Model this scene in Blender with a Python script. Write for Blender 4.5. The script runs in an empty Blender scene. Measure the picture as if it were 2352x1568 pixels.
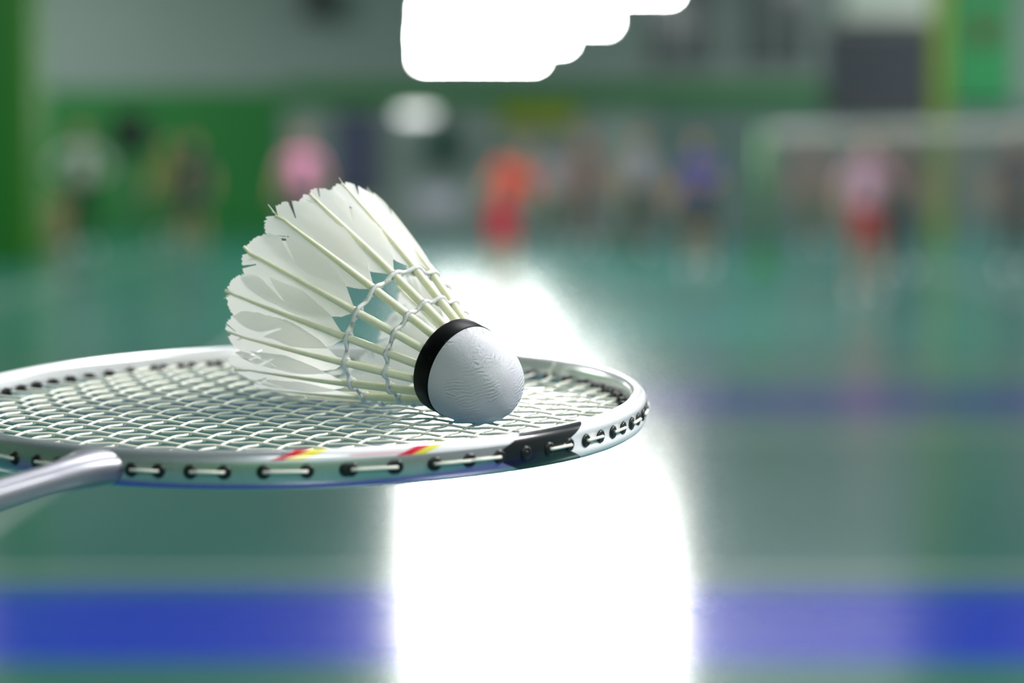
import bpy, bmesh, math, random
from mathutils import Vector, Matrix, Quaternion
random.seed(7)
PI = math.pi
sc = bpy.context.scene
COL = sc.collection

# ------------------------------------------------------------------ camera
F = 6000.0                       # focal length in pixels of the 2352 wide frame
CAM_H = 1.4
PITCH = math.atan((784 - 345) / F)
cam_d = bpy.data.cameras.new('camera')
cam = bpy.data.objects.new('camera', cam_d)
COL.objects.link(cam)
cam.location = (0, 0, CAM_H)
cam.rotation_euler = (PI / 2 - PITCH, 0, 0)
cam_d.sensor_fit = 'HORIZONTAL'
cam_d.sensor_width = 36.0
cam_d.lens = 36.0 * F / 2352
cam_d.clip_start = 0.02
cam_d.clip_end = 300
cam_d.dof.use_dof = True
cam_d.dof.focus_distance = 0.670
cam_d.dof.aperture_fstop = 8.2
sc.camera = cam

# ------------------------------------------------------------------ world, lights, exposure
w = bpy.data.worlds.new('world')
sc.world = w
w.use_nodes = True
w.node_tree.nodes['Background'].inputs[0].default_value = (0.80, 0.90, 1.0, 1)
w.node_tree.nodes['Background'].inputs[1].default_value = 0.15
sc.view_settings.view_transform = 'Standard'
sc.view_settings.look = 'None'
sc.view_settings.gamma = 1.0
sc.view_settings.use_curve_mapping = False
sc.view_settings.exposure = 0.0

HALL_X0, HALL_X1, HALL_Y0, HALL_Y1, HALL_Z = -11.0, 12.0, -7.0, 44.0, 6.6

def area(name, loc, aim, sx, sy, power, col=(1, 1, 1)):
    d = bpy.data.lights.new(name, 'AREA')
    d.shape = 'RECTANGLE'
    d.size, d.size_y, d.energy, d.color = sx, sy, power, col
    o = bpy.data.objects.new(name, d)
    COL.objects.link(o)
    o.location = loc
    o.rotation_euler = (Vector(aim) - Vector(loc)).to_track_quat('-Z', 'Y').to_euler()
    return o

# unseen ceiling lamps: key on the right, others added to light hall and people
for x, y, p, s in ((5.0, 0.9, 900, 2.4), (1.0, 4.2, 300, 1.5), (2.0, -5.0, 600, 2.0), (9.5, 9, 800, 3.0), (-9.2, 9, 760, 3.0), (9.5, 18, 150, 1.5), (9.5, 28, 420, 1.5), (4.4, 39, 85, 3.2),
                   (9.5, 38, 600, 1.5), (-9.2, 27, 330, 1.5), (-9.2, 38, 700, 1.5), (0.3, 21, 380, 2.0), (0.3, 31, 560, 2.0)):
    area('unseen_lamp', (x, y, HALL_Z - 0.25), (0.0, 0.7, 1.4) if 0 < y < 5 else (x, -7.0, 1.6) if y < 0 else (x, y, 0), s, s, p, (0.99, 0.97, 1.0))

# ------------------------------------------------------------------ helpers
def at(x, y, d):
    """point seen at pixel (x, y) at depth d metres"""
    u, v = (x - 1176) / F, -(y - 784) / F
    fw = Vector((0, math.cos(PITCH), -math.sin(PITCH)))
    up = Vector((0, math.sin(PITCH), math.cos(PITCH)))
    return Vector((0, 0, CAM_H)) + d * (fw + u * Vector((1, 0, 0)) + v * up)

def lin(c):
    return tuple(((v / 12.92) if v <= 0.04045 else ((v + 0.055) / 1.055) ** 2.4) for v in c)

def hexc(s):
    return lin(tuple(int(s[i:i + 2], 16) / 255 for i in (0, 2, 4)))

def new_mat(name):
    m = bpy.data.materials.new(name)
    m.use_nodes = True
    return m, m.node_tree, m.node_tree.nodes['Principled BSDF']

def pmat(name, col, rough=0.5, metal=0.0, noise=0.06, scale=30.0, coat=0.0, bump=0.0, spec=0.5):
    """principled material with a little procedural mottling"""
    m, t, b = new_mat(name)
    tc = t.nodes.new('ShaderNodeTexCoord')
    n = t.nodes.new('ShaderNodeTexNoise')
    n.inputs['Scale'].default_value = scale
    t.links.new(tc.outputs['Object'], n.inputs['Vector'])
    mx = t.nodes.new('ShaderNodeMix')
    mx.data_type = 'RGBA'
    mx.inputs[6].default_value = (*[max(0, c * (1 - noise)) for c in col], 1)
    mx.inputs[7].default_value = (*[min(1, c * (1 + noise)) for c in col], 1)
    t.links.new(n.outputs['Fac'], mx.inputs[0])
    t.links.new(mx.outputs[2], b.inputs['Base Color'])
    b.inputs['Roughness'].default_value = rough
    b.inputs['Metallic'].default_value = metal
    b.inputs['Coat Weight'].default_value = coat
    b.inputs['Specular IOR Level'].default_value = spec
    if bump:
        bp = t.nodes.new('ShaderNodeBump')
        bp.inputs['Strength'].default_value = bump
        bp.inputs['Distance'].default_value = 0.001
        t.links.new(n.outputs['Fac'], bp.inputs['Height'])
        t.links.new(bp.outputs['Normal'], b.inputs['Normal'])
    return m

def emat(name, col, strength):
    m, t, b = new_mat(name)
    b.inputs['Base Color'].default_value = (*col, 1)
    b.inputs['Emission Color'].default_value = (*col, 1)
    b.inputs['Emission Strength'].default_value = strength
    return m

def mesh_from(bm, name, smooth=True):
    me = bpy.data.meshes.new(name)
    bm.normal_update()
    bm.to_mesh(me)
    bm.free()
    if smooth:
        for p in me.polygons:
            p.use_smooth = True
    return me

def obj(name, me, mats=None, parent=None, label=None, cat=None, group=None, kind=None):
    o = bpy.data.objects.new(name, me)
    COL.objects.link(o)
    if mats is not None and me is not None and len(me.materials) == 0:
        for m in (mats if isinstance(mats, (list, tuple)) else [mats]):
            me.materials.append(m)
    if parent:
        o.parent = parent
    if label: o['label'] = label
    if cat: o['category'] = cat
    if group: o['group'] = group
    if kind: o['kind'] = kind
    return o

def empty(name, loc=(0, 0, 0), label=None, cat=None, group=None, rz=0.0):
    o = obj(name, None, None, None, label, cat, group)
    o.location = loc
    o.rotation_euler = (0, 0, rz)
    return o

def box(bm, x0, x1, y0, y1, z0, z1, bevel=0.0):
    vs = [bm.verts.new((x, y, z)) for z in (z0, z1) for y in (y0, y1) for x in (x0, x1)]
    fs = [(0, 2, 3, 1), (4, 5, 7, 6), (0, 1, 5, 4), (2, 6, 7, 3), (0, 4, 6, 2), (1, 3, 7, 5)]
    faces = [bm.faces.new([vs[i] for i in f]) for f in fs]
    if bevel:
        es = list({e for f in faces for e in f.edges})
        bmesh.ops.bevel(bm, geom=es, offset=bevel, segments=2, profile=0.6, affect='EDGES')

def boxmesh(name, x0, x1, y0, y1, z0, z1, bevel=0.0):
    bm = bmesh.new()
    box(bm, x0, x1, y0, y1, z0, z1, bevel)
    return mesh_from(bm, name, smooth=False)

def tube(bm, pts, rad, seg=8, caps=True, flat=1.0):
    """tube along a polyline; rad is a number or a list; returns nothing"""
    pts = [Vector(p) for p in pts]
    n = len(pts)
    rads = rad if isinstance(rad, (list, tuple)) else [rad] * n
    tang = []
    for i in range(n):
        t = pts[min(i + 1, n - 1)] - pts[max(i - 1, 0)]
        tang.append(t.normalized() if t.length > 1e-12 else Vector((0, 0, 1)))
    ref = Vector((0, 0, 1)) if abs(tang[0].z) < 0.9 else Vector((1, 0, 0))
    nrm = (ref - tang[0] * ref.dot(tang[0])).normalized()
    rings = []
    for i in range(n):
        nrm = nrm - tang[i] * nrm.dot(tang[i])
        nrm.normalize()
        b = tang[i].cross(nrm)
        rings.append([bm.verts.new(pts[i] + rads[i] * (math.cos(2 * PI * k / seg) * nrm + flat * math.sin(2 * PI * k / seg) * b)) for k in range(seg)])
    for i in range(n - 1):
        for k in range(seg):
            bm.faces.new((rings[i][k], rings[i][(k + 1) % seg], rings[i + 1][(k + 1) % seg], rings[i + 1][k]))
    if caps:
        bm.faces.new(rings[0][::-1])
        bm.faces.new(rings[-1])

def closed_tube(bm, pts, rad, seg=8, up=Vector((0, 0, 1))):
    pts = [Vector(p) for p in pts]
    n = len(pts)
    rings = []
    for i in range(n):
        t = (pts[(i + 1) % n] - pts[i - 1]).normalized()
        nr = (up - t * up.dot(t)).normalized()
        b = t.cross(nr)
        rings.append([bm.verts.new(pts[i] + rad * (math.cos(2 * PI * k / seg) * nr + math.sin(2 * PI * k / seg) * b)) for k in range(seg)])
    for i in range(n):
        for k in range(seg):
            bm.faces.new((rings[i][k], rings[i][(k + 1) % seg], rings[(i + 1) % n][(k + 1) % seg], rings[(i + 1) % n][k]))

def revolve(bm, prof, seg=48, close_start=True, close_end=True):
    """profile list of (r, z), around local z"""
    rings = []
    for r, z in prof:
        if r < 1e-7:
            rings.append([bm.verts.new((0, 0, z))])
        else:
            rings.append([bm.verts.new((r * math.cos(2 * PI * k / seg), r * math.sin(2 * PI * k / seg), z)) for k in range(seg)])
    for a, b in zip(rings[:-1], rings[1:]):
        for k in range(seg):
            k2 = (k + 1) % seg
            if len(a) == 1 and len(b) == 1: continue
            if len(a) == 1: bm.faces.new((a[0], b[k], b[k2]))
            elif len(b) == 1: bm.faces.new((a[k], b[0], a[k2]))
            else: bm.faces.new((a[k], b[k], b[k2], a[k2]))
    if close_start and len(rings[0]) > 1: bm.faces.new(rings[0])
    if close_end and len(rings[-1]) > 1: bm.faces.new(rings[-1][::-1])
    bmesh.ops.recalc_face_normals(bm, faces=bm.faces)

class N:
    """tiny node-math helper"""
    def __init__(s, t): s.t = t
    def v(s, x, sock):
        if isinstance(x, (int, float)): sock.default_value = x
        else: s.t.links.new(x, sock)
    def m(s, op, a, b=0.0, c=0.0, clamp=False):
        n = s.t.nodes.new('ShaderNodeMath'); n.operation = op; n.use_clamp = clamp
        s.v(a, n.inputs[0]); s.v(b, n.inputs[1]); s.v(c, n.inputs[2])
        return n.outputs[0]
    def step(s, x, edge, soft):
        """0 below edge, 1 above"""
        n = s.t.nodes.new('ShaderNodeMapRange'); n.interpolation_type = 'SMOOTHSTEP'
        s.v(x, n.inputs[0]); s.v(s.m('SUBTRACT', edge, soft) if not isinstance(edge, (int, float)) else edge - soft, n.inputs[1])
        s.v(s.m('ADD', edge, soft) if not isinstance(edge, (int, float)) else edge + soft, n.inputs[2])
        return n.outputs[0]
    def band(s, x, a, b, soft):
        return s.m('MULTIPLY', s.step(x, a, soft), s.m('SUBTRACT', 1.0, s.step(x, b, soft)))
    def mix(s, fac, a, b):
        n = s.t.nodes.new('ShaderNodeMix'); n.data_type = 'RGBA'
        s.v(fac, n.inputs[0])
        for x, k in ((a, 6), (b, 7)):
            if isinstance(x, tuple): n.inputs[k].default_value = (*x[:3], 1)
            else: s.t.links.new(x, n.inputs[k])
        return n.outputs[2]

# ------------------------------------------------------------------ the hall
# floor: glossy teal courts with blue surrounds and white lines
m_floor, t, b = new_mat('floor_paint')
q = N(t)
tc = t.nodes.new('ShaderNodeTexCoord')
sp = t.nodes.new('ShaderNodeSeparateXYZ')
t.links.new(tc.outputs['Object'], sp.inputs[0])
Y, X = sp.outputs[1], sp.outputs[0]
nz = t.nodes.new('ShaderNodeTexNoise'); nz.inputs['Scale'].default_value = 0.8; nz.inputs['Detail'].default_value = 4
t.links.new(tc.outputs['Object'], nz.inputs['Vector'])
TEAL, BLUE, LINE = hexc('2f6e66'), hexc('0a2cc4'), (0.75, 0.78, 0.75)
c = q.mix(nz.outputs['Fac'], tuple(v * 0.85 for v in TEAL), tuple(v * 1.12 for v in TEAL))
for a, e, bl in ((-0.3, 0.95, hexc('081c78')), (7.10, 8.26, BLUE), (13.7, 15.4, hexc('0c2c8a'))):
    c = q.mix(q.band(Y, a, e, 0.01), c, bl)
for a in (8.55, 12.9, 16.4, 24.0, 30.0):
    c = q.mix(q.band(Y, a, a + 0.05, 0.004), c, LINE)
for a in (-4.9, 4.9, -2.0):
    c = q.mix(q.band(X, a, a + 0.05, 0.004), c, LINE)
t.links.new(c, b.inputs['Base Color'])
rr = t.nodes.new('ShaderNodeMapRange')
t.links.new(nz.outputs['Fac'], rr.inputs[0]); rr.inputs[3].default_value = 0.165; rr.inputs[4].default_value = 0.195
t.links.new(rr.outputs[0], b.inputs['Roughness'])
obj('floor', boxmesh('floor', HALL_X0, HALL_X1, HALL_Y0, HALL_Y1, -0.1, 0), m_floor, kind='structure')

m_wall = pmat('wall_grey_paint', hexc('7a8a84'), 0.6, scale=1.5)
m_green = pmat('wall_green_paint', hexc('046a22'), 0.5, scale=1.0)
m_green2 = pmat('panel_green_paint', hexc('1f8f50'), 0.5, scale=1.0)
m_ceil = pmat('ceiling_paint', hexc('8f9894'), 0.8, scale=1.0)
wb = obj('wall_back', boxmesh('wall_back', HALL_X0, HALL_X1, HALL_Y1, HALL_Y1 + 0.2, 0, HALL_Z), m_wall, kind='structure')
obj('wall_left', boxmesh('wall_left', HALL_X0 - 0.2, HALL_X0, HALL_Y0, HALL_Y1, 0, HALL_Z), m_green, kind='structure')
obj('wall_right', boxmesh('wall_right', HALL_X1, HALL_X1 + 0.2, HALL_Y0, HALL_Y1, 0, HALL_Z), m_wall, kind='structure')
wr = obj('wall_rear', boxmesh('wall_rear', HALL_X0, HALL_X1, HALL_Y0 - 0.2, HALL_Y0, 0, HALL_Z), m_wall, kind='structure')
obj('dado_panel', boxmesh('dado_panel', HALL_X0, HALL_X1, HALL_Y0, HALL_Y0 + 0.05, 0, 2.9), m_green, wr)
obj('ceiling', boxmesh('ceiling', HALL_X0, HALL_X1, HALL_Y0, HALL_Y1, HALL_Z, HALL_Z + 0.2), m_ceil, kind='structure')

def wx(x, d=HALL_Y1): return (x - 1176) / F * d
def wz(y, d=HALL_Y1): return at(1176, y, d / math.cos(PITCH) ).z if False else CAM_H + (345 - y) / F * d

def wall_panel(name, x0, x1, y0, y1, mat, thick=0.04, parent=None, d=HALL_Y1, bevel=0.0, **k):
    X0, X1, Z1, Z0 = wx(x0, d), wx(x1, d), wz(y0, d), max(0.0, wz(y1, d))
    return obj(name, boxmesh(name, X0, X1, d - thick, d, Z0, Z1, bevel), mat, parent, **k)

# painted dado and band on the far wall
wall_panel('dado_panel', -300, 650, 205, 545, m_green, 0.05, wb)
wall_panel('painted_band', 650, 1890, 192, 242, m_green, 0.05, wb)
wall_panel('lower_panel', 1500, 2500, 242, 545, pmat('lower_wall_paint', hexc('58706a'), 0.6, scale=1.5), 0.03, wb)

# banners and boards hung on the far wall
def board(name, x0, x1, y0, y1, col, label, cat, frame_col=None, thick=0.08):
    X0, X1, Z1, Z0 = wx(x0), wx(x1), wz(y0), wz(y1)
    cy = HALL_Y1 - 0.05
    r = empty(name, ((X0 + X1) / 2, cy, Z0), label, cat)
    hw = (X1 - X0) / 2
    obj('panel', boxmesh('panel', -hw, hw, -thick, 0, 0, Z1 - Z0, 0.01), pmat(name + '_face', col, 0.6, scale=3, noise=0.15), r)
    fm = pmat(name + '_edge', frame_col or tuple(v * 0.5 for v in col), 0.5)
    for nm, a in (('top_rail', (-hw - .03, hw + .03, -thick - .02, 0, Z1 - Z0, Z1 - Z0 + .05)), ('bottom_rail', (-hw - .03, hw + .03, -thick - .02, 0, -.05, 0))):
        obj(nm, boxmesh(nm, *a), fm, r)
    return r

board('dark_banner', 770, 870, 265, 440, hexc('3f4560'), 'dark indigo banner on the far wall right of the pink shirted player', 'banner')
board('yellow_banner', 1150, 1320, 248, 285, hexc('8f9a18'), 'yellow green banner on the far wall above the red shirted player', 'banner')
board('green_notice_board', 985, 1050, 285, 370, hexc('12483c'), 'dark green notice board on the far wall under the ceiling lights', 'board')
board('scoreboard', 1895, 2135, 75, 255, hexc('333a42'), 'large dark scoreboard high on the far wall left of the lime column', 'scoreboard', hexc('5a4038'))
board('white_ceiling_banner', 1930, 2150, -40, 45, hexc('c4cdc0'), 'pale white banner high on the far wall above the dark scoreboard', 'banner')
board('green_wall_board', 2180, 2318, -30, 232, hexc('1c8a4c'), 'tall bright green board high on the far wall right of lime column', 'board')

board('wall_speaker', 705, 778, -30, 38, hexc('2c3434'), 'small dark speaker box high on the pale far wall', 'speaker', thick=0.3)
# round red-brown disc on the green board: a wall fan
def wall_fan():
    p = Vector((wx(2250), HALL_Y1 - 0.16, wz(75)))
    r = empty('wall_fan', p, 'round red brown wall fan on the tall bright green board', 'fan')
    bm = bmesh.new()
    m = pmat('fan_brown', hexc('8a3a2c'), 0.5)
    closed_tube(bm, [(0.2 * math.cos(a), -0.04, 0.2 * math.sin(a)) for a in [2 * PI * k / 24 for k in range(24)]], 0.018, 6, Vector((0, 1, 0)))
    obj('guard_ring', mesh_from(bm, 'guard_ring'), m, r)
    for k in range(4):
        bm = bmesh.new()
        a = k * PI / 2
        vs = [bm.verts.new((math.cos(a + s) * rr, -0.04 + dy, math.sin(a + s) * rr)) for rr, s, dy in ((0.04, -.3, 0), (0.18, -.4, -.02), (0.18, .4, .02), (0.04, .3, 0))]
        bm.faces.new(vs)
        bmesh.ops.solidify(bm, geom=bm.faces[:], thickness=0.006)
        obj('blade', mesh_from(bm, 'blade', False), m, r)
    bm = bmesh.new()
    revolve(bm, [(0.0, -0.03), (0.04, -0.03), (0.05, 0.0), (0.05, 0.08), (0, 0.08)], 16)
    hub = obj('hub', mesh_from(bm, 'hub'), m, r)
    hub.rotation_euler = (-PI / 2, 0, 0)
    hub.location = (0, -0.05, 0)
wall_fan()

# windows in the upper far wall
m_frame = pmat('window_frame_grey', hexc('7d8683'), 0.5)
m_pane, t, b = new_mat('window_pane')
b.inputs['Base Color'].default_value = (*hexc('4c5856'), 1)
b.inputs['Roughness'].default_value = 0.08
for n, (x0, x1) in enumerate(((1480, 1650), (1690, 1860))):
    X0, X1, Z0, Z1 = wx(x0), wx(x1), wz(165), wz(-60)
    wn = obj('window_%d' % (n + 1), boxmesh('window_frame', X0, X1, HALL_Y1 - 0.07, HALL_Y1, Z0, Z0 + 0.07), m_frame, kind='structure')
    obj('head_rail', boxmesh('head_rail', X0, X1, HALL_Y1 - 0.07, HALL_Y1, Z1 - 0.07, Z1), m_frame, wn)
    for k in range(4):
        xx = X0 + (X1 - X0 - 0.06) * k / 3
        obj('mullion', boxmesh('mullion', xx, xx + 0.06, HALL_Y1 - 0.07, HALL_Y1, Z0 + 0.07, Z1 - 0.07), m_frame, wn)
        if k < 3:
            for j in range(2):
                za = Z0 + 0.07 + (Z1 - Z0 - 0.14) * j / 2
                zb = za + (Z1 - Z0 - 0.14) / 2 - 0.05
                obj('pane', boxmesh('pane', xx + 0.06, xx + (X1 - X0 - 0.06) / 3, HALL_Y1 - 0.03, HALL_Y1, za, zb), m_pane, wn)
                obj('transom', boxmesh('transom', xx + 0.06, xx + (X1 - X0 - 0.06) / 3, HALL_Y1 - 0.06, HALL_Y1, zb, zb + 0.05), m_frame, wn)

# columns
def column(name, x0, x1, d, mat, label, base_mat):
    X0, X1 = wx(x0, d), wx(x1, d)
    r = empty(name, ((X0 + X1) / 2, d, 0), label, 'column')
    hw = (X1 - X0) / 2
    obj('shaft', boxmesh('shaft', -hw, hw, -hw, hw, 0.12, HALL_Z, 0.01), mat, r)
    obj('plinth', boxmesh('plinth', -hw - .03, hw + .03, -hw - .03, hw + .03, 0, 0.12, 0.01), base_mat, r)
m_vgreen = pmat('column_green', hexc('036a06'), 0.5, scale=2)
m_lime = pmat('column_lime', hexc('66801c'), 0.5, scale=2)
column('green_column', -110, 92, 33, m_vgreen, 'wide vivid green column at the left edge of the hall', m_vgreen)
column('lime_pole', 62, 84, 32.2, pmat('pole_olive_green', hexc('3f7a08'), 0.5), 'slim olive green pole in front of the wide green column', m_vgreen)
column('lime_column', 2136, 2172, 40, m_lime, 'slim lime yellow column beside the dark scoreboard', m_lime)

# hanging light fixtures over the far courts
m_lamp = emat('lamp_diffuser', (1.0, 1.0, 0.98), 190.0)
m_house = pmat('lamp_housing', hexc('d8dcda'), 0.4)
m_cable = pmat('lamp_cable', hexc('303434'), 0.5)
LAMP_Z = CAM_H + 1.36
names = ['farthest and lowest', 'second farthest', 'third farthest', 'nearest and longest']
for k, (d, xa, xb) in enumerate(((40.0, 972, 1232), (33.6, 970, 1296), (28.5, 974, 1396), (23.0, 980, 1538))):
    X0, X1 = wx(xa, d), wx(xb, d)
    r = empty('hanging_light', ((X0 + X1) / 2, d, LAMP_Z), 'bright white hanging light panel, %s of the row over the courts' % names[k], 'light', 'hanging light panels over the courts')
    hw = (X1 - X0) / 2
    obj('diffuser', boxmesh('diffuser', -hw, hw, -0.10, -0.08, 0.0, 0.20), m_lamp, r)
    obj('housing', boxmesh('housing', -hw - .02, hw + .02, -0.08, 0.10, -0.02, 0.22, 0.01), m_house, r)
    for s in (-1, 1):
        bm = bmesh.new()
        tube(bm, [(s * hw * .7, 0, 0.21), (s * hw * .7, 0, HALL_Z - LAMP_Z)], 0.008, 6)
        obj('cable', mesh_from(bm, 'cable'), m_cable, r)
# small wall lamp
def wall_lamp():
    p = Vector((wx(958), HALL_Y1, wz(264)))
    r = empty('wall_lamp', p, 'small white wall lamp below the bright hanging lights', 'lamp')
    bm = bmesh.new()
    revolve(bm, [(0, -.06), (.12, -.05), (.2, -.02), (.22, .02), (0, .03)], 20)
    o = obj('glass', mesh_from(bm, 'glass'), emat('wall_lamp_glass', (1, 1, 1), 1.8), r)
    o.rotation_euler = (PI / 2, 0, 0); o.location = (0, -0.13, 0); o.scale = (1.5, .35, 1)
    obj('bracket', boxmesh('bracket', -.1, .1, -.09, 0, -.06, .06, .01), m_house, r)
wall_lamp()

# speaker on a stand, bench, bags at the far left
def speaker(x, d, y0, y1, label):
    r = empty('loudspeaker', (wx(x, d), d, 0), label, 'speaker')
    z0, z1 = wz(y1, d), wz(y0, d)
    obj('cabinet', boxmesh('cabinet', -.25, .25, -.18, .18, z0, z1, .02), pmat('speaker_black', hexc('10181a'), 0.6), r)
    for zc, rr in ((z0 + .2, .13), (z1 - .14, .07)):
        bm = bmesh.new()
        revolve(bm, [(0, -.0), (rr * .3, .012), (rr * .8, .03), (rr, .01), (rr, 0.0)], 20, True, True)
        o = obj('cone', mesh_from(bm, 'cone'), pmat('speaker_cone', hexc('1c2224'), 0.5), r)
        o.rotation_euler = (PI / 2, 0, 0); o.location = (0, -.18, zc)
    bm = bmesh.new()
    tube(bm, [(0, 0, .35), (0, 0, z0)], .03, 8)
    obj('pole', mesh_from(bm, 'pole'), pmat('stand_grey', hexc('55605c'), .5), r)
    for k in range(3):
        a = PI / 2 + k * 2 * PI / 3
        bm = bmesh.new()
        tube(bm, [(0, 0, .8), (.4 * math.cos(a), .4 * math.sin(a), .0)], .014, 6)
        obj('leg', mesh_from(bm, 'leg'), pmat('stand_grey', hexc('55605c'), .5), r)
speaker(303, 38, 262, 352, 'black loudspeaker on a grey tripod stand by the green wall')

def bag(x, d, w_, h_, col, label):
    r = empty('sports_bag', (wx(x, d), d, 0), label, 'bag')
    bm = bmesh.new()
    box(bm, -w_ / 2, w_ / 2, -.16, .16, 0, h_, min(.1, h_ * .3))
    obj('body', mesh_from(bm, 'bag_body'), pmat('bag_cloth', col, .8, noise=.15, scale=8), r)
    for s in (-1, 1):
        bm = bmesh.new()
        tube(bm, [(-w_ * .25, s * .1, h_ * .9), (-w_ * .2, s * .1, h_ + .15), (w_ * .2, s * .1, h_ + .15), (w_ * .25, s * .1, h_ * .9)], .015, 6)
        obj('handle', mesh_from(bm, 'handle'), pmat('bag_handle', tuple(v * .6 for v in col), .8), r)
bag(8, 38, .38, .62, hexc('c09a86'), 'pinkish beige tall bag on the floor at the left edge')
bag(122, 37, .46, .66, hexc('a08a64'), 'tan canvas bag on the floor beside the green column')

def bench(x, d, w_, top, col, label):
    r = empty('bench', (wx(x, d), d, 0), label, 'bench')
    m = pmat('bench_top', col, .5)
    obj('seat', boxmesh('seat', -w_ / 2, w_ / 2, -.2, .2, top - .06, top, .01), m, r)
    obj('front_panel', boxmesh('front_panel', -w_ / 2 + .04, w_ / 2 - .04, -.19, -.16, top - .34, top - .06), m, r)
    for sx in (-1, 1):
        for sy in (-1, 1):
            obj('leg', boxmesh('leg', sx * (w_ / 2 - .06) - .025, sx * (w_ / 2 - .06) + .025, sy * .15 - .025, sy * .15 + .025, 0, top - .06), m, r)
bench(1005, 41, .75, .78, hexc('a8a8b4'), 'pale lavender bench against the far wall left of the red shirted player')

# ------------------------------------------------------------------ net and posts
m_post = pmat('post_green', hexc('32882a'), .4)
m_post2 = pmat('post_dark_green', hexc('23512c'), .4)
def net_post(x, d, mat, label):
    r = empty('net_post', (wx(x, d), d, 0), label, 'post')
    bm = bmesh.new(); tube(bm, [(0, 0, .1), (0, 0, 1.66)], .045, 12)
    obj('pole', mesh_from(bm, 'pole'), mat, r)
    obj('base', boxmesh('base', -.18, .18, -.22, .22, 0, .1, .02), mat, r)
    bm = bmesh.new(); tube(bm, [(-.05, 0, 1.2), (.07, 0, 1.2), (.07, 0, 1.12)], .014, 6)
    obj('winch', mesh_from(bm, 'winch'), m_cable, r)
    return r
net_post(1752, 31.0, m_post, 'bright green net post at the left end of the badminton net')
net_post(1440, 35.5, m_post2, 'dark green net post standing between the mauve and white shirted players')
PA, PB = Vector((wx(1752, 31), 31.0, 0)), Vector((wx(2452, 24.9), 24.9, 0))
PA, PB = PA.lerp(PB, .035), PB.lerp(PA, .035)
def net():
    r = empty('badminton_net', PA, 'badminton net with white top tape stretched across the right court', 'net')
    D = PB - PA; L = D.length
    r.rotation_euler = (0, 0, math.atan2(D.y, D.x))
    obj('top_tape', boxmesh('top_tape', 0, L, -.008, .008, 1.57, 1.67), pmat('tape_white', hexc('8e928c'), .6), r)
    bm = bmesh.new()
    z = .80
    while z < 1.57:
        box(bm, 0, L, -.002, .002, z - .002, z + .002); z += .04
    x = 0.0
    while x <= L:
        box(bm, x - .002, x + .002, -.002,   .002, .80, 1.57); x += .04
    obj('mesh', mesh_from(bm, 'net_mesh', False), pmat('net_cord', hexc('6a5f55'), .8), r, kind='stuff')
net()
net_post(2452, 24.9, m_post, 'bright green net post at the near right end of the net')

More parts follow.
